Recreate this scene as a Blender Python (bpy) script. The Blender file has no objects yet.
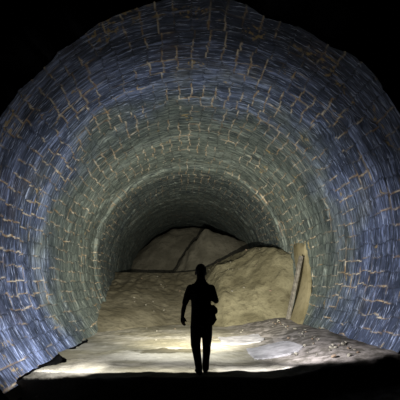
import bpy, bmesh, math, random
import numpy as np
from mathutils import Vector, Matrix

random.seed(7)
S = bpy.context.scene
COL = S.collection

# ------------------------------------------------------------------ frame
F, VX, VY, HC = 384.0, 183.0, 285.0, 1.42      # focal length (px), vanishing point, eye height (m)
CX, CZ, R = 0.27, 2.275, 3.66                  # tunnel axis and radius

def at(px, py, d):
    return Vector(((px - VX) * d / F, d, HC + (VY - py) * d / F))

# ------------------------------------------------------------------ noise (numpy value noise)
def _hash(ix, iy, seed):
    h = (ix.astype(np.int64) * 374761393 + iy.astype(np.int64) * 668265263 + seed * 982451653) & 0x7fffffff
    h = ((h ^ (h >> 13)) * 1274126177) & 0x7fffffff
    h = (h ^ (h >> 16)) & 0xffffff
    return h / float(0xffffff)

def vnoise(x, y, seed=0):
    x = np.asarray(x, float); y = np.asarray(y, float)
    ix = np.floor(x); iy = np.floor(y)
    fx = x - ix; fy = y - iy
    fx = fx * fx * (3 - 2 * fx); fy = fy * fy * (3 - 2 * fy)
    a = _hash(ix, iy, seed); b = _hash(ix + 1, iy, seed)
    c = _hash(ix, iy + 1, seed); d = _hash(ix + 1, iy + 1, seed)
    return (a * (1 - fx) + b * fx) * (1 - fy) + (c * (1 - fx) + d * fx) * fy

def fbm(x, y, seed=0, n=4):
    s = 0; a = 0.5; t = 0
    for k in range(n):
        s = s + a * vnoise(x * 2 ** k, y * 2 ** k, seed + 17 * k); t += a; a *= .5
    return s / t

def sst(a, b, x):
    t = np.clip((x - a) / (b - a), 0, 1)
    return t * t * (3 - 2 * t)

# ------------------------------------------------------------------ object helpers
def link(name, me, mats=(), parent=None, smooth=True):
    o = bpy.data.objects.new(name, me)
    COL.objects.link(o)
    if not isinstance(mats, (list, tuple)): mats = [mats]
    for m in mats: me.materials.append(m)
    if smooth:
        me.polygons.foreach_set('use_smooth', [True] * len(me.polygons))
    if parent: o.parent = parent
    return o

def tag(o, label=None, cat=None, group=None, kind=None):
    if label: o['label'] = label
    if cat: o['category'] = cat
    if group: o['group'] = group
    if kind: o['kind'] = kind
    return o

def empty(name, loc=(0, 0, 0)):
    o = bpy.data.objects.new(name, None); COL.objects.link(o); o.location = loc
    o.empty_display_size = .1
    return o

def grid_mesh(name, X, Y, Z, attrs=None, keep=None):
    """regular (n,m) grid of points to a mesh; attrs: float point attributes"""
    n, m = X.shape
    co = np.stack([X, Y, Z], -1).reshape(-1, 3)
    i, j = np.meshgrid(np.arange(n - 1), np.arange(m - 1), indexing='ij')
    a = (i * m + j); q = np.stack([a, a + 1, a + m + 1, a + m], -1)
    if keep is not None: q = q[keep]
    q = q.reshape(-1, 4)
    me = bpy.data.meshes.new(name)
    me.vertices.add(len(co)); me.vertices.foreach_set('co', co.ravel().astype(np.float32))
    me.loops.add(q.size); me.loops.foreach_set('vertex_index', q.ravel().astype(np.int32))
    me.polygons.add(len(q)); me.polygons.foreach_set('loop_start', (np.arange(len(q)) * 4).astype(np.int32))
    me.update(calc_edges=True)
    for k, v in (attrs or {}).items():
        at_ = me.attributes.new(k, 'FLOAT', 'POINT')
        at_.data.foreach_set('value', np.asarray(v, np.float32).ravel())
    me.validate()
    return me

# ------------------------------------------------------------------ node helpers
class NT:
    def __init__(s, name, rough=.8, spec=.25):
        s.m = bpy.data.materials.new(name); s.m.use_nodes = True
        s.t = s.m.node_tree; s.t.nodes.clear()
        s.out = s.t.nodes.new('ShaderNodeOutputMaterial')
        s.b = s.t.nodes.new('ShaderNodeBsdfPrincipled')
        s.b.inputs['Roughness'].default_value = rough
        s.b.inputs['Specular IOR Level'].default_value = spec
        s.t.links.new(s.b.outputs[0], s.out.inputs[0])
    def set(s, sock, v):
        if hasattr(v, 'links') or isinstance(v, bpy.types.NodeSocket): s.t.links.new(v, sock)
        else: sock.default_value = v
    def attr(s, name):
        n = s.t.nodes.new('ShaderNodeAttribute'); n.attribute_name = name; return n.outputs['Fac']
    def math(s, op, a, b=0.0, c=None, clamp=False):
        n = s.t.nodes.new('ShaderNodeMath'); n.operation = op; n.use_clamp = clamp
        s.set(n.inputs[0], a); s.set(n.inputs[1], b)
        if c is not None: s.set(n.inputs[2], c)
        return n.outputs[0]
    def xyz(s, x, y, z=0.0):
        n = s.t.nodes.new('ShaderNodeCombineXYZ')
        for k, v in enumerate((x, y, z)): s.set(n.inputs[k], v)
        return n.outputs[0]
    def objco(s):
        return s.t.nodes.new('ShaderNodeTexCoord').outputs['Object']
    def sep(s, v):
        n = s.t.nodes.new('ShaderNodeSeparateXYZ'); s.set(n.inputs[0], v); return n.outputs
    def mapping(s, v, scale, loc=(0, 0, 0)):
        n = s.t.nodes.new('ShaderNodeMapping'); s.set(n.inputs[0], v)
        n.inputs['Scale'].default_value = scale; n.inputs['Location'].default_value = loc
        return n.outputs[0]
    def noise(s, v, scale=1, detail=4, rough=.55, dist=0.0):
        n = s.t.nodes.new('ShaderNodeTexNoise'); s.set(n.inputs['Vector'], v)
        n.inputs['Scale'].default_value = scale; n.inputs['Detail'].default_value = detail
        n.inputs['Roughness'].default_value = rough; n.inputs['Distortion'].default_value = dist
        return n.outputs['Fac']
    def ramp(s, f, a, b):            # smooth 0..1 between a and b
        n = s.t.nodes.new('ShaderNodeMapRange'); n.interpolation_type = 'SMOOTHSTEP'
        s.set(n.inputs[0], f); s.set(n.inputs[1], a); s.set(n.inputs[2], b)
        return n.outputs[0]
    def mix(s, f, a, b):
        n = s.t.nodes.new('ShaderNodeMix'); n.data_type = 'RGBA'
        s.set(n.inputs[0], f)
        for sk, v in ((n.inputs[6], a), (n.inputs[7], b)):
            s.set(sk, (*v, 1) if isinstance(v, tuple) and len(v) == 3 else v)
        return n.outputs[2]
    def color(s, v):
        s.set(s.b.inputs['Base Color'], (*v, 1) if isinstance(v, tuple) else v); return s
    def bump(s, h, strength=.5, dist=.02):
        n = s.t.nodes.new('ShaderNodeBump'); s.set(n.inputs['Height'], h)
        n.inputs['Strength'].default_value = strength; n.inputs['Distance'].default_value = dist
        s.t.links.new(n.outputs[0], s.b.inputs['Normal']); return s

def plain(name, col, rough=.8, spec=.2, var=.3, scale=12, bump=.3):
    n = NT(name, rough, spec); o = n.objco()
    f = n.noise(o, scale)
    dark = tuple(c * (1 - var) for c in col); lite = tuple(min(1, c * (1 + var)) for c in col)
    n.color(n.mix(n.ramp(f, .3, .7), dark, lite)); n.bump(f, bump, .01)
    return n.m

# ------------------------------------------------------------------ materials
def lining_material():
    n = NT('weathered_brick_lining', .7, .12)
    u, v = n.attr('u'), n.attr('v')
    mort, rnd, patch = n.attr('mortar'), n.attr('tone'), n.attr('patch')
    uv = n.xyz(u, v)
    big = n.noise(n.mapping(uv, (.9, .7, 1)), 1, 3)
    streak = n.noise(n.mapping(uv, (1.5, 15, 1)), 1, 4, .6, .3)          # wash marks running round the rings
    streak2 = n.noise(n.mapping(uv, (3.2, 34, 1), (7, 3, 0)), 1, 3, .6, .2)
    # slate-blue engineering brick in the first rings, grey-green brick further in
    band = n.noise(n.mapping(uv, (.30, 1.5, 1), (2, 5, 0)), 1, 4, .6)     # paler and darker rings
    blue = n.mix(rnd, (.010, .013, .023), (.034, .043, .069))
    blue = n.mix(n.ramp(band, .45, .68), blue, (.078, .095, .152))
    blue = n.mix(n.math('MULTIPLY', n.ramp(big, .54, .70), .6), blue, (.040, .034, .046))
    green = n.mix(rnd, (.024, .030, .027), (.066, .077, .065))
    green = n.mix(n.ramp(band, .48, .70), green, (.096, .108, .094))
    zn = n.math('ADD', v, n.math('MULTIPLY', n.math('SUBTRACT', big, .5), 5.5))
    zone = n.ramp(zn, 7.7, 10.6)
    c = n.mix(zone, blue, green)
    deep_band = n.math('MULTIPLY', n.ramp(n.math('ADD', v, n.math('MULTIPLY', big, .8)), 14.9, 15.7), n.math('SUBTRACT', .62, n.math('MULTIPLY', n.ramp(v, 18.2, 19.5), .34)))  # darker band further in, easing off towards the far end
    c = n.mix(deep_band, c, (.013, .018, .021))
    # chalky lime wash streaks
    wash = n.math('MULTIPLY', n.ramp(streak, .53, .63), n.ramp(band, .36, .58))
    c = n.mix(n.math('MULTIPLY', wash, .8), c, n.mix(zone, (.135, .165, .265), (.13, .145, .12)))
    c = n.mix(n.math('MULTIPLY', n.ramp(streak2, .58, .66), .85), c, n.mix(zone, (.24, .275, .37), (.19, .195, .16)))
    c = n.mix(n.math('MULTIPLY', n.ramp(streak2, .46, .36), .85), c, (.006, .008, .011))
    c = n.mix(n.math('MULTIPLY', n.ramp(streak, .47, .38), .6), c, (.008, .010, .014))
    # mortar: dark where raked out, pale or rusty where it survives
    mn = n.noise(n.mapping(uv, (5, 5, 1)), 1, 3)
    mcol = n.mix(n.ramp(mn, .42, .60), (.20, .13, .065), (.40, .34, .25))
    dk = n.mix(n.math('MULTIPLY', mort, .5), c, (.008, .009, .010))
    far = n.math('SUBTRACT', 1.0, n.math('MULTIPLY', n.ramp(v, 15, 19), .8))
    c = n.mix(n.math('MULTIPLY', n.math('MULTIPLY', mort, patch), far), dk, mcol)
    och = n.math('MULTIPLY', n.ramp(n.noise(n.mapping(uv, (1.3, 1.7, 1), (11, 4, 0)), 1, 2), n.math('ADD', .52, n.math('MULTIPLY', n.ramp(v, 6.4, 7.2), .12)), n.math('ADD', .60, n.math('MULTIPLY', n.ramp(v, 6.4, 7.2), .11))), n.ramp(n.noise(n.mapping(uv, (9, 9, 1)), 1, 4), .50, .60))
    c = n.mix(n.math('MULTIPLY', och, n.math('MULTIPLY', far, .8)), c, (.19, .135, .055))
    n.color(c)
    h = n.math('ADD', n.math('MULTIPLY', streak2, .6), n.math('MULTIPLY', streak, .6))
    n.bump(h, .55, .03)
    return n.m

def floor_material():
    n = NT('trodden_pale_dirt', .85, .08); o = n.objco()
    a = n.noise(n.mapping(o, (.55, .9, 1)), 1, 5); b = n.noise(o, 5, 5); g = n.noise(o, 26, 3)
    wide = n.noise(n.mapping(o, (.5, 2.3, 1), (3, 1, 0)), 1, 3)
    c = n.mix(n.ramp(a, .36, .66), (.108, .096, .064), (.185, .170, .138))
    c = n.mix(n.math('MULTIPLY', n.ramp(wide, .60, .70), .7), c, (.05, .043, .024))
    c = n.mix(n.math('MULTIPLY', n.ramp(b, .56, .74), .5), c, (.055, .048, .034))
    x, y, z = n.sep(o)
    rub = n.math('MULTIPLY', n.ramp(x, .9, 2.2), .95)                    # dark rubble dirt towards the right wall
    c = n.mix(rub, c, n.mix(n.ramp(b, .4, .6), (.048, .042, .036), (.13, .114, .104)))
    c = n.mix(n.math('MULTIPLY', n.ramp(g, .64, .74), .5), c, (.21, .185, .17))
    # a damp streak across the floor left of the middle
    ex = n.math('POWER', n.math('DIVIDE', n.math('ADD', x, .2), .85), 2); ey = n.math('POWER', n.math('DIVIDE', n.math('SUBTRACT', y, 8.3), .34), 2)
    wet = n.ramp(n.math('ADD', n.math('ADD', ex, ey), n.math('MULTIPLY', n.math('SUBTRACT', b, .5), 2.0)), 1.4, .7)
    c = n.mix(n.math('MULTIPLY', wet, .9), c, (.038, .032, .018))
    n.color(c); n.bump(n.math('ADD', b, n.math('MULTIPLY', g, .5)), .5, .03)
    return n.m

def earth_material(name, lo, hi, stain, ripple=0.0, bs=.6):
    n = NT(name, .88, .12); o = n.objco()
    a = n.noise(n.mapping(o, (.8, .8, 1.1)), 1, 5); b = n.noise(o, 6, 5); g = n.noise(o, 22, 3)
    c = n.mix(n.ramp(a, .34, .66), lo, hi)
    c = n.mix(n.math('MULTIPLY', n.ramp(b, .52, .72), .55), c, stain)
    c = n.mix(n.math('MULTIPLY', n.ramp(g, .70, .78), .4), c, tuple(min(1, x * 1.8) for x in hi))
    n.color(c)
    n.bump(n.math('ADD', n.math('MULTIPLY', b, 1.2), n.math('MULTIPLY', g, .4)), bs, .05)
    return n.m

M_LIN = lining_material()
M_FLOOR = floor_material()
M_HEAP = earth_material('brown_spoil_earth', (0.0521, 0.0446, 0.0273), (0.0893, 0.0782, 0.0521), (0.0298, 0.0248, 0.0149))
M_BANK = earth_material('tan_clay_earth', (.050, .043, .024), (.094, .083, .050), (.026, .021, .011), bs=.9)
M_FAR = earth_material('grey_brown_earth', (0.0486, 0.0441, 0.0319), (0.0790, 0.0714, 0.0532), (0.0274, 0.0243, 0.0182))
M_PIER = earth_material('ochre_render', (.080, .066, .034), (.125, .105, .060), (.05, .04, .02), bs=.3)
M_FRONT = plain('dark_stone', (.03, .03, .032), .9, .05, .3, 4)
M_GUTTER_SHADE = plain('gutter_shade_black', (.004, .004, .004), 1.0, 0.0)  # near-black colour standing in for the shade down in the gutter
M_PLANK = plain('grey_weathered_board', (.07, .062, .05), .8, .1, .4, 9)
M_SLAB = plain('pale_flagstone', (.155, .147, .147), .85, .05, .25, 5, .6)
M_STONE = plain('pale_limestone', (.12, .108, .085), .85, .1, .3, 9)
M_STONE2 = plain('rusty_brick_rubble', (.09, .065, .045), .85, .1, .3, 9)
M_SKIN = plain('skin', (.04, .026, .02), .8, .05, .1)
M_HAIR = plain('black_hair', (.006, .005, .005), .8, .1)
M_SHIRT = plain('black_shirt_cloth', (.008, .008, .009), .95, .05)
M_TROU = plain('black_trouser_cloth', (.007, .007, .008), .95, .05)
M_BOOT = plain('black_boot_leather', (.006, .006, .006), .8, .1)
M_BAG = plain('black_bag_canvas', (.007, .007, .007), .95, .05)

# ------------------------------------------------------------------ tunnel lining
MOUTH = 6.10                                                   # the lining begins here; the nearer vault is left out to stay black
def rim_y(u):                                                  # broken front edge of the first ring
    return .16 * (fbm(u * 1.1, u * 0, 91, 3) - .5) * 2 + .05 * (vnoise(u / .292, u * 0, 92) - .5) - .62 * (1 - sst(-.65, .05, math.pi - u / R))

def vgrid():
    return np.concatenate([np.arange(MOUTH, 12.2, .027),
                           np.arange(12.2, 20, .045), np.arange(20, 34.01, .16)])

def lining(name, t0, t1, nu):
    """arc from angle t0 to t1 (0 = right springing, 90 = crown), courses as relief"""
    th = np.linspace(math.radians(t0), math.radians(t1), nu)
    v = vgrid()
    T, V = np.meshgrid(th, v, indexing='ij')
    U = T * R
    jag = .045
    Ud = U + jag * (fbm(U * 3.0, V * 4.5, 3, 3) - .5) * 2
    Vd = V + .05 * (fbm(U * 2.4, V * 2.4, 9, 3) - .5) * 2
    rw = .40                                                   # ring width along the tunnel
    ring = np.floor(Vd / rw)
    off = (_hash(ring, ring * 0 + 5, 1) - .5) * .11            # each ring's joints jog a little
    cw = .292
    uu = (Ud + off) / cw
    k = np.floor(uu)
    fu = np.abs(uu - np.round(uu)) * cw
    fv = np.abs(Vd / rw - np.round(Vd / rw)) * rw
    wj = .009 + .010 * vnoise(U * 2.1, V * 2.1, 21)
    mu = 1 - sst(.35, 1.3, fu / wj)
    vis = sst(.50, .62, fbm(U * 1.3, V * 1.3, 31, 2))          # ring joints only open here and there
    mv = (1 - sst(.35, 1.3, fv / wj)) * (.08 + .92 * vis)
    mort = np.clip(np.maximum(mu, mv), 0, 1)
    tone = .25 + .5 * _hash(k, ring, 4) + .25 * vnoise(U * 5, V * 5, 6)
    patch = sst(.40, .56, fbm(U * 1.5, V * 1.9, 44, 3)) * (.35 + .65 * vnoise(U * 6, V * 6, 46))
    # relief: stones proud by different amounts, joints raked, hollows and swells
    prot = (_hash(k, ring, 8) - .5) * .026
    hole = sst(.69, .76, fbm(U * 1.1, V * 1.1, 61, 3)) * .05
    r = R - prot * (1 - mort) + mort * .022 + hole
    r = r + .06 * (fbm(U * .5, V * .45, 71, 3) - .5) * 2 + .016 * (fbm(U * 6, V * 9, 75, 2) - .5) * 2
    # sections of lining of slightly different bore
    r = r - .02 * sst(9.2, 9.6, V + .5 * vnoise(U * 3, V * 0, 81)) - .09 * sst(14.4, 14.55, V + .08 * vnoise(U * 2, V * 0, 82)) + .14 * sst(18.4, 18.6, V)
    V = V + rim_y(U) * (1 - sst(MOUTH, MOUTH + .5, V))
    X = CX + r * np.cos(T); Z = CZ + r * np.sin(T)
    me = grid_mesh(name, X[::-1], V[::-1], Z[::-1], dict(u=U[::-1], v=V[::-1], mortar=mort[::-1], tone=tone[::-1], patch=patch[::-1]))
    o = link(name, me, M_LIN)
    return tag(o, kind='structure')

SP = 12
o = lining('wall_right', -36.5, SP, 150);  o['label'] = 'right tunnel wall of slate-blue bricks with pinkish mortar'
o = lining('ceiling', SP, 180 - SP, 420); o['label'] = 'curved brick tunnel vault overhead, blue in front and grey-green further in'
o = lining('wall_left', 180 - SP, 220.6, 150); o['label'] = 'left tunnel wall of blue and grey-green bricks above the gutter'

# stone face added around the start of the lining to keep the corners black
th = np.linspace(math.radians(-50), math.radians(230), 400); rr = np.concatenate([[R - .01, R + .06], np.linspace(R + .2, R + 5, 30)])
RR, TT = np.meshgrid(rr, th, indexing='ij')
jn = np.minimum(np.abs(RR / .45 - np.round(RR / .45)) * .45, np.abs(TT * R / .6 - np.round(TT * R / .6)) * .6)
YF = MOUTH + rim_y(TT * R) * (1 - sst(R, R + .6, RR)) - .03 * sst(.01, .05, jn) + .05 * (fbm(RR * 2, TT * 7, 95, 3) - .5) * sst(R, R + .2, RR)
me = grid_mesh('trim_1', CX + RR * np.cos(TT), YF, CZ + RR * np.sin(TT))
tag(link('trim_1', me, M_FRONT), 'added stone face around the brick lining that keeps the corners black', kind='structure')

# far end of the tunnel: sooty rock closing it behind the heaps
th = np.linspace(0, 2 * math.pi, 65); rr = np.linspace(0, R + .35, 24)
RR, TT = np.meshgrid(rr, th, indexing='ij')
me = grid_mesh('wall_end', CX + RR * np.cos(TT), 33.5 + .5 * (fbm(RR * 1.3 + 9, TT * 3, 5) - .5), CZ + RR * np.sin(TT))
tag(link('wall_end', me, M_FAR), 'dark end of the tunnel behind the heaps', kind='structure')

# ------------------------------------------------------------------ floor
def wall_x(z, side):
    return CX + side * math.sqrt(max(R * R - (z - CZ) ** 2, .01))

def floor_z(x, y):
    b = .34 * sst(1.2, 3.3, x) * sst(5.5, 8.0, y * 0 + 8)
    return b + .05 * (fbm(x * 1.1, y * 1.1, 101, 4) - .5) * 2 + .02 * (fbm(x * 7, y * 7, 103, 3) - .5) * 2 - .01

EDGE = 5.93
def step_z(x, y):            # the ground drops away in front of the person's feet
    e = EDGE + .05 * (fbm(x * 1.5, x * 0, 111, 3) - .5) * 2
    return -.42 * (1 - sst(e - .16, e, y))

def gutter_w(y):       # open width of the gutter at depth y
    w = .13 * sst(5.0, 5.6, y) + .19 * sst(6.7, 6.95, y) * (1 - sst(7.55, 7.8, y))
    w = w * (1 - sst(7.75, 7.95, y)) + .17 * sst(8.35, 8.6, y) * (1 - sst(9.9, 10.3, y))
    return w * (.75 + .5 * vnoise(y * 5, y * 0, 7))

yy = np.concatenate([np.arange(-3.4, 5.7, .2), np.arange(5.7, 6.5, .02), np.arange(6.5, 12, .05), np.arange(12, 20.5, .12)])
tt = np.linspace(0, 1, 150)
TT, YY = np.meshgrid(tt, yy, indexing='ij')
xl = -2.585 + gutter_w(YY) * 1.0 - .2 * (gutter_w(YY) < .02)
xr = 3.55
wide = 4.0 * (1 - sst(5.6, 5.9, YY))
xl = xl - wide; xr = xr + wide
XX = xl + (xr - xl) * TT
ZZ = floor_z(XX, YY) + step_z(XX, YY)
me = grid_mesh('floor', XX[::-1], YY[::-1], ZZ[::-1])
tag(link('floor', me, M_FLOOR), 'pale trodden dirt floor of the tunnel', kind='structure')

# gutter: a flat black strip painted as the shade inside the open slot along the foot of the left wall
gy = np.arange(4.8, 10.6, .06)
prof = np.linspace(-.30, .30, 9)
PX, GY = np.meshgrid(prof, gy, indexing='ij')
GX = -2.60 + PX
GZ = floor_z(-2.5 + 0 * PX, GY) + step_z(0 * PX - 2.5, GY) - .012 - .05 * (PX > .22) + .008 * (fbm(GY * 3, PX * 8, 3) - .5)
me = grid_mesh('drain_gutter', GX[::-1], GY[::-1], GZ[::-1])
tag(link('drain_gutter', me, M_GUTTER_SHADE), 'open drain gutter, its shade painted black, along the foot of the left wall', 'gutter')

# ------------------------------------------------------------------ heaps of earth
KX = np.array([-3.6, -2.0, -.6, .6, 1.0, 1.6, 2.3, 3.0, 3.5, 4.2])
YB = np.array([10.6, 12.2, 13.9, 14.0, 13.4, 12.9, 12.6, 12.4, 12.2, 12.0])      # foot
YC = np.array([19.2, 19.4, 19.5, 19.3, 18.9, 18.2, 17.2, 15.8, 14.9, 14.1])      # crest
ZC = np.array([2.05, 2.04, 2.03, 2.10, 2.20, 2.42, 2.75, 3.02, 2.85, 2.50])

def heap_z(x, y):
    yb = np.interp(x, KX, YB); yc = np.interp(x, KX, YC); zc = np.interp(x, KX, ZC)
    yb = yb + .5 * (fbm(x * 1.2, x * 0, 201, 3) - .5); zc = zc + .10 * (fbm(x * 1.6, x * 0 + 3, 203, 3) - .5) * sst(-1.0, .6, x)
    s = (y - yb) / (yc - yb)
    right = sst(.5, 1.5, x)
    up = np.clip(s, 0, 1)
    prof = (1 - right) * (.85 * up + .15 * up * up) + right * (1 - (1 - up) ** (1.55 + 1.1 * np.exp(-((x - 1.3) / .7) ** 2)))
    z = zc * prof
    back = np.clip(y - yc, 0, 9)
    z = z - 1.15 * (1 - np.exp(-back * 1.3))
    amp = sst(0, .12, s)
    side = sst(-3.3, -2.0, x)
    z = z + amp * (.09 + .07 * right) * (fbm(x * .9, y * .9, 205, 4) - .5) * 2 * (1 - sst(.85, 1, s) * .7)
    z = z + amp * (.03 + .06 * right) * (fbm(x * 4, y * 4, 207, 4) - .5) * 2 * (1 - sst(.85, 1, s) * .6)
    z = z + amp * (1 - right) * .028 * np.sin(x * 13 + 2 * fbm(x * 2, y * 2, 209, 2) * 3) * sst(.3, .7, s) * (1 - sst(.93, 1, s))
    # shelf left of the bank: a pale ridge climbing to the right
    z = z + amp * .16 * np.exp(-((s - (.45 + .12 * (x - .6))) / .05) ** 2) * sst(.3, .7, x) * (1 - sst(2.0, 2.6, x))
    return np.where(s < 0, -.3 + .3 * np.exp(s * 4), z + .02)

def heap(name, x0, x1, mat, label):
    xs = np.linspace(x0, x1, int((x1 - x0) / .045)); ys = np.arange(11.2, 23.4, .055)
    X, Y = np.meshgrid(xs, ys, indexing='ij')
    Z = heap_z(X, Y)
    keep = ((X - CX) ** 2 + (Z - CZ) ** 2 < (R + .12) ** 2)[:-1, :-1] & (Z > floor_z(X, Y) - .12)[:-1, :-1]
    me = grid_mesh(name, X[::-1], Y[::-1], Z[::-1], keep=keep[::-1])
    bm = bmesh.new(); bm.from_mesh(me)
    bmesh.ops.delete(bm, geom=[v for v in bm.verts if not v.link_faces], context='VERTS')
    bm.to_mesh(me); bm.free()
    return tag(link(name, me, mat), label, 'earth heap')

heap('spoil_heap', -4.0, 1.0, M_HEAP, 'low brown spoil heap with a level crest sloping up from the floor at left')
heap('earth_bank', 1.0, 4.1, M_BANK, 'steep tan earth bank rising against the right wall beside the ochre pier')

def far_heap(name, fn, x0, x1, y0, y1, mat, label, step=.08):
    xs = np.arange(x0, x1, step); ys = np.arange(y0, y1, step)
    X, Y = np.meshgrid(xs, ys, indexing='ij')
    Z = fn(X, Y)
    keep = ((X - CX) ** 2 + (Z - CZ) ** 2 < (R + .15) ** 2)[:-1, :-1]
    me = grid_mesh(name, X[::-1], Y[::-1], Z[::-1], keep=keep[::-1])
    bm = bmesh.new(); bm.from_mesh(me)
    bmesh.ops.delete(bm, geom=[v for v in bm.verts if not v.link_faces], context='VERTS')
    bm.to_mesh(me); bm.free()
    return tag(link(name, me, mat), label, 'earth heap')

# rounded heap nearly plugging the tunnel
def plug(x, y):
    zc = 5.45 - .12 * (x - .5) ** 2
    z = .2 + (zc - .2) * (1 - (1 - np.clip((y - 23.2) / 4.3, 0, 1)) ** 1.7)
    return z + .28 * (fbm(x * .7, y * .7, 301, 4) - .5) * 2 + .06 * (fbm(x * 3, y * 3, 303, 3) - .5)
far_heap('plug_heap', plug, -3.6, 4.2, 23.0, 29.5, M_FAR, 'rounded dark earth heap nearly plugging the tunnel at the far left')

# fallen mass in front of it, steep left edge climbing to the right
def slab(x, y):
    ed = np.clip((x + .84 + .30 * (fbm(y * 1.5, x * 2.5, 311, 3) - .5) * 2) / 2.24, 0, 1)
    zc = 2.0 + 2.65 * ed - .36 * np.clip(x - 1.5, 0, 5) - 1.2 * sst(-.75, -1.2, x)
    z = .2 + (zc - .2) * (1 - (1 - np.clip((y - 19.7) / 2.6, 0, 1)) ** 1.5)
    return z - 3.6 * sst(22.4, 23.4, y) + .16 * (fbm(x * 1.1, y * 1.1, 313, 4) - .5) * 2
far_heap('fallen_earth_mass', slab, -1.3, 4.3, 19.5, 24.0, M_FAR, 'slumped earth mass with a steep jagged left edge behind the bank')

# ------------------------------------------------------------------ ochre pier on the right wall
def pier():
    z = np.linspace(.05, 3.35, 70); prof = [(12.15, .02), (12.15, -.06), (12.2, -.08), (12.75, -.08), (13.3, -.08), (13.35, -.06), (13.35, .02)]
    ys = np.array([p[0] for p in prof]); ds = np.array([p[1] for p in prof])
    Z, Yk = np.meshgrid(z, np.arange(len(prof)), indexing='ij')
    Xw = CX + np.sqrt(R * R - (Z - CZ) ** 2)
    X = Xw + ds[Yk] + .03 * (fbm(Z * 2, Yk * .6, 403, 3) - .5)
    Y = ys[Yk] - 1.45 + .66 * np.clip(Z - .2, 0, 2.2) + .05 * (fbm(Z * 1.5, Yk * .3, 401, 3) - .5)
    top = sst(2.6, 3.1, Z + .3 * (fbm(Yk * .9, Yk * 0, 405, 2) - .5)); X = X + top * .14
    me = grid_mesh('render_face', X, Y, Z)
    tag(link('wall_pier', me, M_PIER), 'ochre rendered pier standing against the right tunnel wall', 'pier')
pier()

# board leaning on the pier
def box_between(a, b, w, t, up=Vector((0, -1, 0))):
    d = (b - a); L = d.length; d.normalize()
    n = (up - up.dot(d) * d).normalized(); s = d.cross(n)
    bm = bmesh.new(); bmesh.ops.create_cube(bm, size=1)
    for v_ in bm.verts:
        c = v_.co.copy()
        v_.co = (a + b) / 2 + d * c.z * L + s * c.x * w + n * c.y * t
    bmesh.ops.bevel(bm, geom=bm.edges[:], offset=min(w, t) * .12, segments=1, affect='EDGES')
    return bm
A = at(286.5, 325, 11.95); B = at(301, 256, 12.05)
root = empty('leaning_board', A); tag(root, 'grey weathered board leaning against the ochre pier', 'board')
def child(bm, name, mat, root):
    me = bpy.data.meshes.new(name); bm.to_mesh(me); bm.free()
    o = link(name, me, mat, root, smooth=False); o.matrix_parent_inverse = Matrix.Translation(-root.location); return o
child(box_between(A, B, .12, .03), 'plank', M_PLANK, root)
side = (B - A).normalized().cross(Vector((0, -1, 0)))
for s_ in (-1, 1):
    off = side * (.05 * s_) + Vector((0, -.025, 0))
    child(box_between(A + off, B + off, .02, .03), 'batten', M_PLANK, root)

# ------------------------------------------------------------------ flagstones on the floor
def flag(px0, px1, y0, y1, seed, label):
    n = 34
    xm, ym = (px0 + px1) / 2, (y0 + y1) / 2
    bm = bmesh.new(); top = []; bot = []
    for k in range(n):
        a = 2 * math.pi * k / n
        sx = math.copysign(abs(math.cos(a)) ** .3, math.cos(a)); sy = math.copysign(abs(math.sin(a)) ** .3, math.sin(a))
        j = 1 + .16 * (float(vnoise(k * .7, seed * 3.1, seed)) - .5) * 2
        x = xm + sx * j * (px1 - px0) / 2; y = ym + sy * j * (y1 - y0) / 2
        z = float(floor_z(np.array(x), np.array(y)))
        top.append(bm.verts.new((x * .98 + xm * .02, y, z + .028))); bot.append(bm.verts.new((x, y, z - .04)))
    c = bm.verts.new((xm, ym, float(floor_z(np.array(xm), np.array(ym))) + .032))
    for k in range(n):
        bm.faces.new((top[k], top[(k + 1) % n], c)); bm.faces.new((bot[k], bot[(k + 1) % n], top[(k + 1) % n], top[k]))
    bm.faces.new(bot[::-1])
    bmesh.ops.recalc_face_normals(bm, faces=bm.faces[:])
    me = bpy.data.meshes.new('flagstone'); bm.to_mesh(me); bm.free()
    return tag(link('flagstone', me, M_SLAB, smooth=False), label, 'flagstone', 'flat pale slabs on the floor')
flag(.95, 1.95, 9.1, 10.3, 2, 'smaller pale flat slab on the floor near the foot of the earth bank')
flag(1.35, 2.3, 7.35, 8.5, 5, 'pale flat slab on the floor nearest the viewer, right of the person')

# ------------------------------------------------------------------ loose stones
def stone_mesh(seed, mat):
    bm = bmesh.new(); bmesh.ops.create_icosphere(bm, subdivisions=2, radius=1)
    rnd = random.Random(seed)
    ax = [Vector((rnd.gauss(0, 1), rnd.gauss(0, 1), rnd.gauss(0, 1))).normalized() for _ in range(9)]
    cut = [rnd.uniform(.55, .9) for _ in ax]
    for v_ in bm.verts:
        for a_, c_ in zip(ax, cut):
            d = v_.co.dot(a_)
            if d > c_: v_.co -= a_ * (d - c_)
        v_.co.z *= .75
    me = bpy.data.meshes.new('stone'); bm.to_mesh(me); bm.free(); me.materials.append(mat)
    return me
SM = [stone_mesh(k, M_STONE if k % 3 else M_STONE2) for k in range(6)]
first = True
def stone(x, y, z, r, label, group, k):
    o = bpy.data.objects.new('loose_stone', SM[k % 6]); COL.objects.link(o)
    o.location = (x, y, z + r * .35); o.scale = (r, r * random.uniform(.7, 1.1), r * random.uniform(.7, 1))
    o.rotation_euler = (random.uniform(-.4, .4), random.uniform(-.4, .4), random.uniform(0, 6.28))
    tag(o, label, 'stone', group)
fz = lambda x, y: float(floor_z(np.array(float(x)), np.array(float(y))))
hz = lambda x, y: float(heap_z(np.array(float(x)), np.array(float(y))))
for k in range(60):
    y = random.uniform(6.3, 12.0); x = min(3.12, 3.05 - abs(random.gauss(0, .38)))
    stone(x, y, fz(x, y), random.choice((.018, .022, .03, .035, .05)), 'small loose stone in the rubble strewn along the foot of the right wall', 'rubble stones along the right wall', k)
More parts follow.
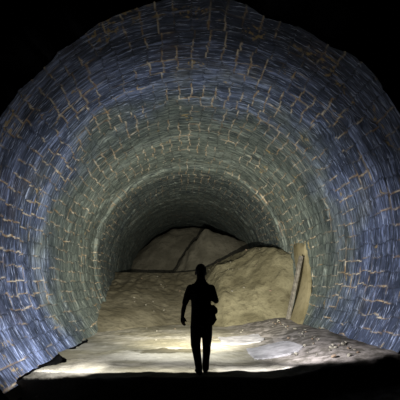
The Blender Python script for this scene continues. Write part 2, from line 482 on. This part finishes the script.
for k in range(16):
    x = random.uniform(-2.1, 1.8); y = random.uniform(9.5, 13)
    stone(x, y, fz(x, y), random.choice((.02, .03, .035)), 'small loose stone lying on the open floor before the heaps', 'stones on the open floor', k)
for k in range(16):
    x = random.uniform(1.1, 3.4); t = random.uniform(.25, .97)
    y = float(np.interp(x, KX, YB)) + t * float(np.interp(x, KX, YC) - np.interp(x, KX, YB))
    stone(x, y, hz(x, y), random.choice((.022, .03, .035, .055)), 'small stone stuck in the face of the steep tan bank', 'stones in the earth bank', k)
for k in range(18):
    x = random.uniform(-2.6, .8); t = random.uniform(.1, .9)
    y = float(np.interp(x, KX, YB)) + t * float(np.interp(x, KX, YC) - np.interp(x, KX, YB))
    stone(x, y, hz(x, y), random.choice((.03, .04, .05)), 'small stone half buried in the brown spoil heap', 'stones in the spoil heap', k)

# ------------------------------------------------------------------ the walking person, seen from behind
PD = 6.13
PK = F / PD
def pp(px, py, dy=0.0):                       # silhouette point in metres at the person's depth
    return Vector(((px - VX) / PK, PD + dy, HC + (VY - py) / PK))

def tube(bm, pts, seg=16):
    """pts: (centre, rx, ry) stations of one limb, elliptical sections, round ends"""
    st = []
    for k, (c, rx, ry) in enumerate(pts):
        d = (pts[min(k + 1, len(pts) - 1)][0] - pts[max(k - 1, 0)][0]).normalized()
        st.append((c, rx, ry, d))
    rings = []
    def ring(c, rx, ry, d):
        ref = Vector((1, 0, 0)) if abs(d.x) < .9 else Vector((0, 0, 1))
        b = d.cross(ref).normalized(); a = b.cross(d).normalized()
        return [bm.verts.new(c + a * rx * math.cos(2 * math.pi * q / seg) + b * ry * math.sin(2 * math.pi * q / seg)) for q in range(seg)]
    c, rx, ry, d = st[0]
    for s_ in (.95, .7, .35): rings.append(ring(c - d * s_ * min(rx, ry), rx * math.sqrt(1 - s_ * s_), ry * math.sqrt(1 - s_ * s_), d))
    for c, rx, ry, d in st: rings.append(ring(c, rx, ry, d))
    for s_ in (.35, .7, .95): rings.append(ring(c + d * s_ * min(rx, ry), rx * math.sqrt(1 - s_ * s_), ry * math.sqrt(1 - s_ * s_), d))
    for a, b in zip(rings, rings[1:]):
        for q in range(seg): bm.faces.new((a[q], a[(q + 1) % seg], b[(q + 1) % seg], b[q]))
    bm.faces.new(rings[0][::-1]); bm.faces.new(rings[-1])

def ball(bm, c, r):
    m = Matrix.Translation(c) @ Matrix.Diagonal((*r, 1))
    bmesh.ops.create_uvsphere(bm, u_segments=20, v_segments=14, radius=1, matrix=m)

def fuse(name, bm, mat, parent, voxel=.008, it=4, smooth_f=.5):
    bmesh.ops.recalc_face_normals(bm, faces=bm.faces[:])
    me = bpy.data.meshes.new(name); bm.to_mesh(me); bm.free()
    o = bpy.data.objects.new(name, me); COL.objects.link(o)
    m = o.modifiers.new('r', 'REMESH'); m.mode = 'VOXEL'; m.voxel_size = voxel
    if it:
        s_ = o.modifiers.new('s', 'SMOOTH'); s_.factor = smooth_f; s_.iterations = it
    dg = bpy.context.evaluated_depsgraph_get(); dg.update()
    me2 = bpy.data.meshes.new_from_object(o.evaluated_get(dg))
    bpy.data.objects.remove(o); bpy.data.meshes.remove(me)
    o = link(name, me2, mat, parent)
    if parent: o.matrix_parent_inverse = Matrix.Translation(-parent.location)
    return o

mm = lambda px: px / PK
base = pp(201, 374.2); base.z = fz(base.x, base.y)
person = empty('person', base)
tag(person, 'person in dark clothes walking away into the tunnel, seen in black silhouette', 'person')

# stations (left / right are as seen in the picture)
ARM_L = [(pp(190.6, 288.5), mm(3.5), .055), (pp(187.6, 295, -.01), mm(3.0), .050), (pp(185.0, 303, -.02), mm(2.3), .042), (pp(183.3, 310, -.05), mm(2.3), .038), (pp(182.4, 316.5, -.06), mm(1.7), .030)]
ARM_R = [(pp(211, 288.5), mm(3.4), .055), (pp(213.3, 294.5, -.02), mm(2.9), .050), (pp(215.7, 300.6, -.04), mm(2.2), .042), (pp(213, 299.5, .08), mm(2.1), .038), (pp(207.5, 297, .24), mm(1.7), .030)]
LEG_L = [(pp(196.0, 326), mm(5.0), .095), (pp(195.8, 336, .01), mm(4.7), .088), (pp(195.7, 345, .03), mm(4.3), .068), (pp(196.6, 352, .02), mm(3.6), .062), (pp(198.0, 361, -.03), mm(3.1), .055), (pp(198.9, 370, -.08), mm(2.6), .045)]
LEG_R = [(pp(206.8, 326), mm(5.0), .095), (pp(207.2, 336, .03), mm(4.5), .088), (pp(207.0, 345, .08), mm(3.7), .068), (pp(206.9, 353, .09), mm(3.3), .062), (pp(206.2, 361, .10), mm(3.0), .055), (pp(206.0, 370, .10), mm(2.7), .045)]
TORSO = [(pp(201, 281.5), mm(4.5), .06), (pp(201, 284), mm(7.2), .07), (pp(201, 287.5), mm(10.8), .095), (pp(201, 293), mm(10.2), .115), (pp(201, 300), mm(9.3), .115), (pp(201, 309), mm(9.0), .105), (pp(201, 317), mm(9.4), .11), (pp(201.3, 325), mm(10.0), .115), (pp(201.5, 328), mm(9.3), .11)]
HEADC = pp(200.8, 272.2, .015)

bm = bmesh.new()
tube(bm, TORSO, 24)
for L in (ARM_L, ARM_R, LEG_L, LEG_R): tube(bm, L)
tube(bm, [(pp(201, 285), mm(4.6), .065), (pp(201, 281), mm(4.3), .06), (pp(200.9, 276, .01), mm(4.3), .058)])
ball(bm, HEADC + Vector((0, -.012, .012)), (mm(5.1), .098, .112))           # skull
ball(bm, HEADC + Vector((0, .035, -.045)), (.062, .062, .075))              # jaw
ball(bm, HEADC + Vector((0, .100, -.03)), (.014, .022, .022))               # nose
ball(bm, HEADC + Vector((0, .088, -.068)), (.024, .012, .008))              # mouth
ball(bm, HEADC + Vector((0, .082, .012)), (.05, .014, .012))                # brow
for s_ in (-1, 1):
    ball(bm, HEADC + Vector((s_ * .031, .078, -.004)), (.013, .012, .010))  # eyes
    ball(bm, HEADC + Vector((s_ * mm(5.4), .0, -.016)), (.011, .020, .034)) # ears
def hand(bm, wrist, d, thumb, palm_n):
    """palm, four bent fingers of different lengths and a thumb from the side of the palm"""
    d = d.normalized(); side = d.cross(palm_n).normalized()
    tube(bm, [(wrist, .026, .02), (wrist + d * .045, .036, .017), (wrist + d * .085, .038, .016)], 12)
    for q, (o_, L_) in enumerate(((-.029, .068), (-.010, .080), (.010, .076), (.028, .058))):
        a = wrist + d * .085 + side * o_ * thumb
        b = a + d * L_ * .5 + palm_n * .008; c = b + d * L_ * .42 + palm_n * .024
        tube(bm, [(a - d * .02, .0095, .0095), (a, .0095, .0095), (b, .009, .009), (c, .0075, .0075)], 8)
    t0 = wrist + d * .03 - side * .026 * thumb
    t1 = t0 + d * .035 - side * .024 * thumb + palm_n * .008; t2 = t1 + d * .03 - side * .004 * thumb + palm_n * .012
    tube(bm, [(t0, .012, .012), (t1, .0105, .0105), (t2, .0085, .0085)], 8)
hand(bm, pp(182.4, 315.5, -.06), Vector((.012, .0, -.16)), -1, Vector((.5, .86, 0)))
hand(bm, pp(207.5, 297, .24), Vector((-.10, .12, .0)), 1, Vector((-.3, -.2, -.9)))
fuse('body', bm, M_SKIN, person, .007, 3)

bm = bmesh.new(); ball(bm, HEADC + Vector((0, -.020, .022)), (mm(5.6), .098, .115))
ball(bm, HEADC + Vector((0, -.045, -.045)), (mm(4.5), .06, .06))
for v_ in bm.verts: v_.co += Vector((0, 0, .004)) * float(vnoise(v_.co.x * 60, v_.co.z * 60, 2))
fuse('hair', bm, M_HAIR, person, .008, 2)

grow = lambda st, g: [(c, a + g, b + g) for c, a, b in st]
bm = bmesh.new()
tube(bm, grow(TORSO, .013), 24)
tube(bm, grow(ARM_L[:3], .012)); tube(bm, grow(ARM_R[:3], .013))
ball(bm, pp(190.2, 288.3), (.055, .06, .05)); ball(bm, pp(212, 288.3), (.055, .06, .05))
tube(bm, [(pp(201.2, 321), mm(10.6), .13), (pp(201.3, 325), mm(10.9), .13)], 24)
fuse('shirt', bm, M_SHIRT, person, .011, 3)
bm = bmesh.new()
tube(bm, [(pp(201, 320), mm(10.0), .115), (pp(201, 329), mm(10.0), .115)], 24)
tube(bm, grow(LEG_L, .012)); tube(bm, grow(LEG_R, .012))
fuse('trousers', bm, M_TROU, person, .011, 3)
for (c, dy, dx) in ((pp(199.0, 371, -.06), -.06, -.5), (pp(206.0, 371, .12), .12, .3)):
    g = fz(c.x, c.y)
    bm = bmesh.new()
    tube(bm, [(Vector((c.x, c.y, g + .15)), .050, .052), (Vector((c.x, c.y, g + .08)), .050, .058)], 14)
    f_ = Vector((dx * .3, 1, 0)).normalized()
    tube(bm, [(Vector((c.x, c.y, g + .05)) - f_ * .05, .042, .046), (Vector((c.x, c.y, g + .045)) + f_ * .06, .048, .042), (Vector((c.x, c.y, g + .038)) + f_ * .15, .046, .034)], 14)
    b_ = fuse('boot', bm, M_BOOT, person, .009, 2)
    bm = bmesh.new()
    tube(bm, [(Vector((c.x, c.y, g + .012)) - f_ * .06, .044, .012), (Vector((c.x, c.y, g + .012)) + f_ * .05, .050, .012), (Vector((c.x, c.y, g + .012)) + f_ * .16, .046, .012)], 14)
    s_ = fuse('sole', bm, M_BOOT, None, .008, 1)
    s_.parent = b_; s_.matrix_parent_inverse = Matrix.Translation(-base)

# bag hanging at the right hip
bagc = pp(213.5, 314.5, .02)
bag = empty('shoulder_bag', bagc)
tag(bag, 'small dark bag hanging at the hip of the walking person', 'bag')
bm = bmesh.new()
tube(bm, [(pp(212.2, 307), .035, .06), (pp(213.6, 311), .045, .09), (pp(213.2, 315), .035, .095), (pp(213.8, 319), .052, .10), (pp(211.8, 323), .04, .08)], 14)
fuse('pouch', bm, M_BAG, bag, .010, 2)
bm = bmesh.new()
tube(bm, [(pp(213.0, 307), .036, .065), (pp(214.6, 309.8), .052, .096), (pp(214.9, 311.5), .046, .10)], 14)
fuse('flap', bm, M_BAG, bag, .010, 2)
bm = bmesh.new()
tube(bm, [(pp(212.5, 308, -.08), .016, .006), (pp(207, 300, -.135), .018, .006), (pp(199, 291, -.135), .018, .006), (pp(193, 284.5, -.07), .018, .008), (pp(193, 284.0, .0), .018, .008)], 8)
fuse('strap', bm, M_BAG, bag, .006, 1)

# ------------------------------------------------------------------ light: a hand torch ahead of the person plus added unseen fills for vault, floor and walls
def lamp(name, kind, loc, power, col, **kw):
    l = bpy.data.lights.new(name, kind); l.energy = power; l.color = col
    for k, v in kw.items(): setattr(l, k, v)
    o = bpy.data.objects.new(name, l); COL.objects.link(o); o.location = loc
    return o
FWD = (math.radians(90), 0, 0)
def aim(o, d):
    o.rotation_euler = Vector(d).to_track_quat('-Z', 'Y').to_euler(); return o
aim(lamp('vault_fill', 'SPOT', (-.05, 6.72, 1.66), 1600, (.94, .98, 1.0), spot_size=math.radians(179), spot_blend=.9, shadow_soft_size=.03), (0, 1, .0))  # added fill without a fixture, brightens the near vault and floor
aim(lamp('hand_torch', 'SPOT', (.32, 6.62, 1.16), 7800, (1.0, .97, .83), spot_size=math.radians(95), spot_blend=1.0, shadow_soft_size=.025), (0, 1, .08))
aim(lamp('floor_fill_strip', 'AREA', (-.35, 6.22, .17), 95, (.93, .95, 1.0), shape='RECTANGLE', size=4.2, size_y=.24), (0, 1, .22))  # added unseen strip across the tunnel, brightens the floor from its front edge
aim(lamp('left_wall_fill', 'SPOT', (-1.0, 6.3, .45), 520, (.95, .96, 1.0), spot_size=math.radians(128), spot_blend=.9, shadow_soft_size=.04), (-.9, .30, .14))  # added unseen fill, brightens the lower left wall
aim(lamp('right_wall_fill', 'SPOT', (1.45, 6.14, .80), 520, (.95, .95, 1.0), spot_size=math.radians(116), spot_blend=.6, shadow_soft_size=.04), (.74, .66, .0))  # added unseen fill for the right wall and the raised floor beside it

w = bpy.data.worlds.new('World'); S.world = w; w.use_nodes = True
w.node_tree.nodes['Background'].inputs[0].default_value = (0, 0, 0, 1)
w.node_tree.nodes['Background'].inputs[1].default_value = 0

# ------------------------------------------------------------------ camera
cam = bpy.data.cameras.new('camera'); co = bpy.data.objects.new('camera', cam); COL.objects.link(co)
co.location = (0, 0, HC); co.rotation_euler = FWD
cam.sensor_width = 36; cam.lens = F / 400 * 36
cam.shift_x = (200 - VX) / 400; cam.shift_y = (VY - 200) / 400
cam.clip_start = .05; cam.clip_end = 200
S.camera = co
S.view_settings.view_transform = 'Standard'; S.view_settings.look = 'None'
S.view_settings.gamma = 1; S.view_settings.use_curve_mapping = False
S.view_settings.exposure = 0
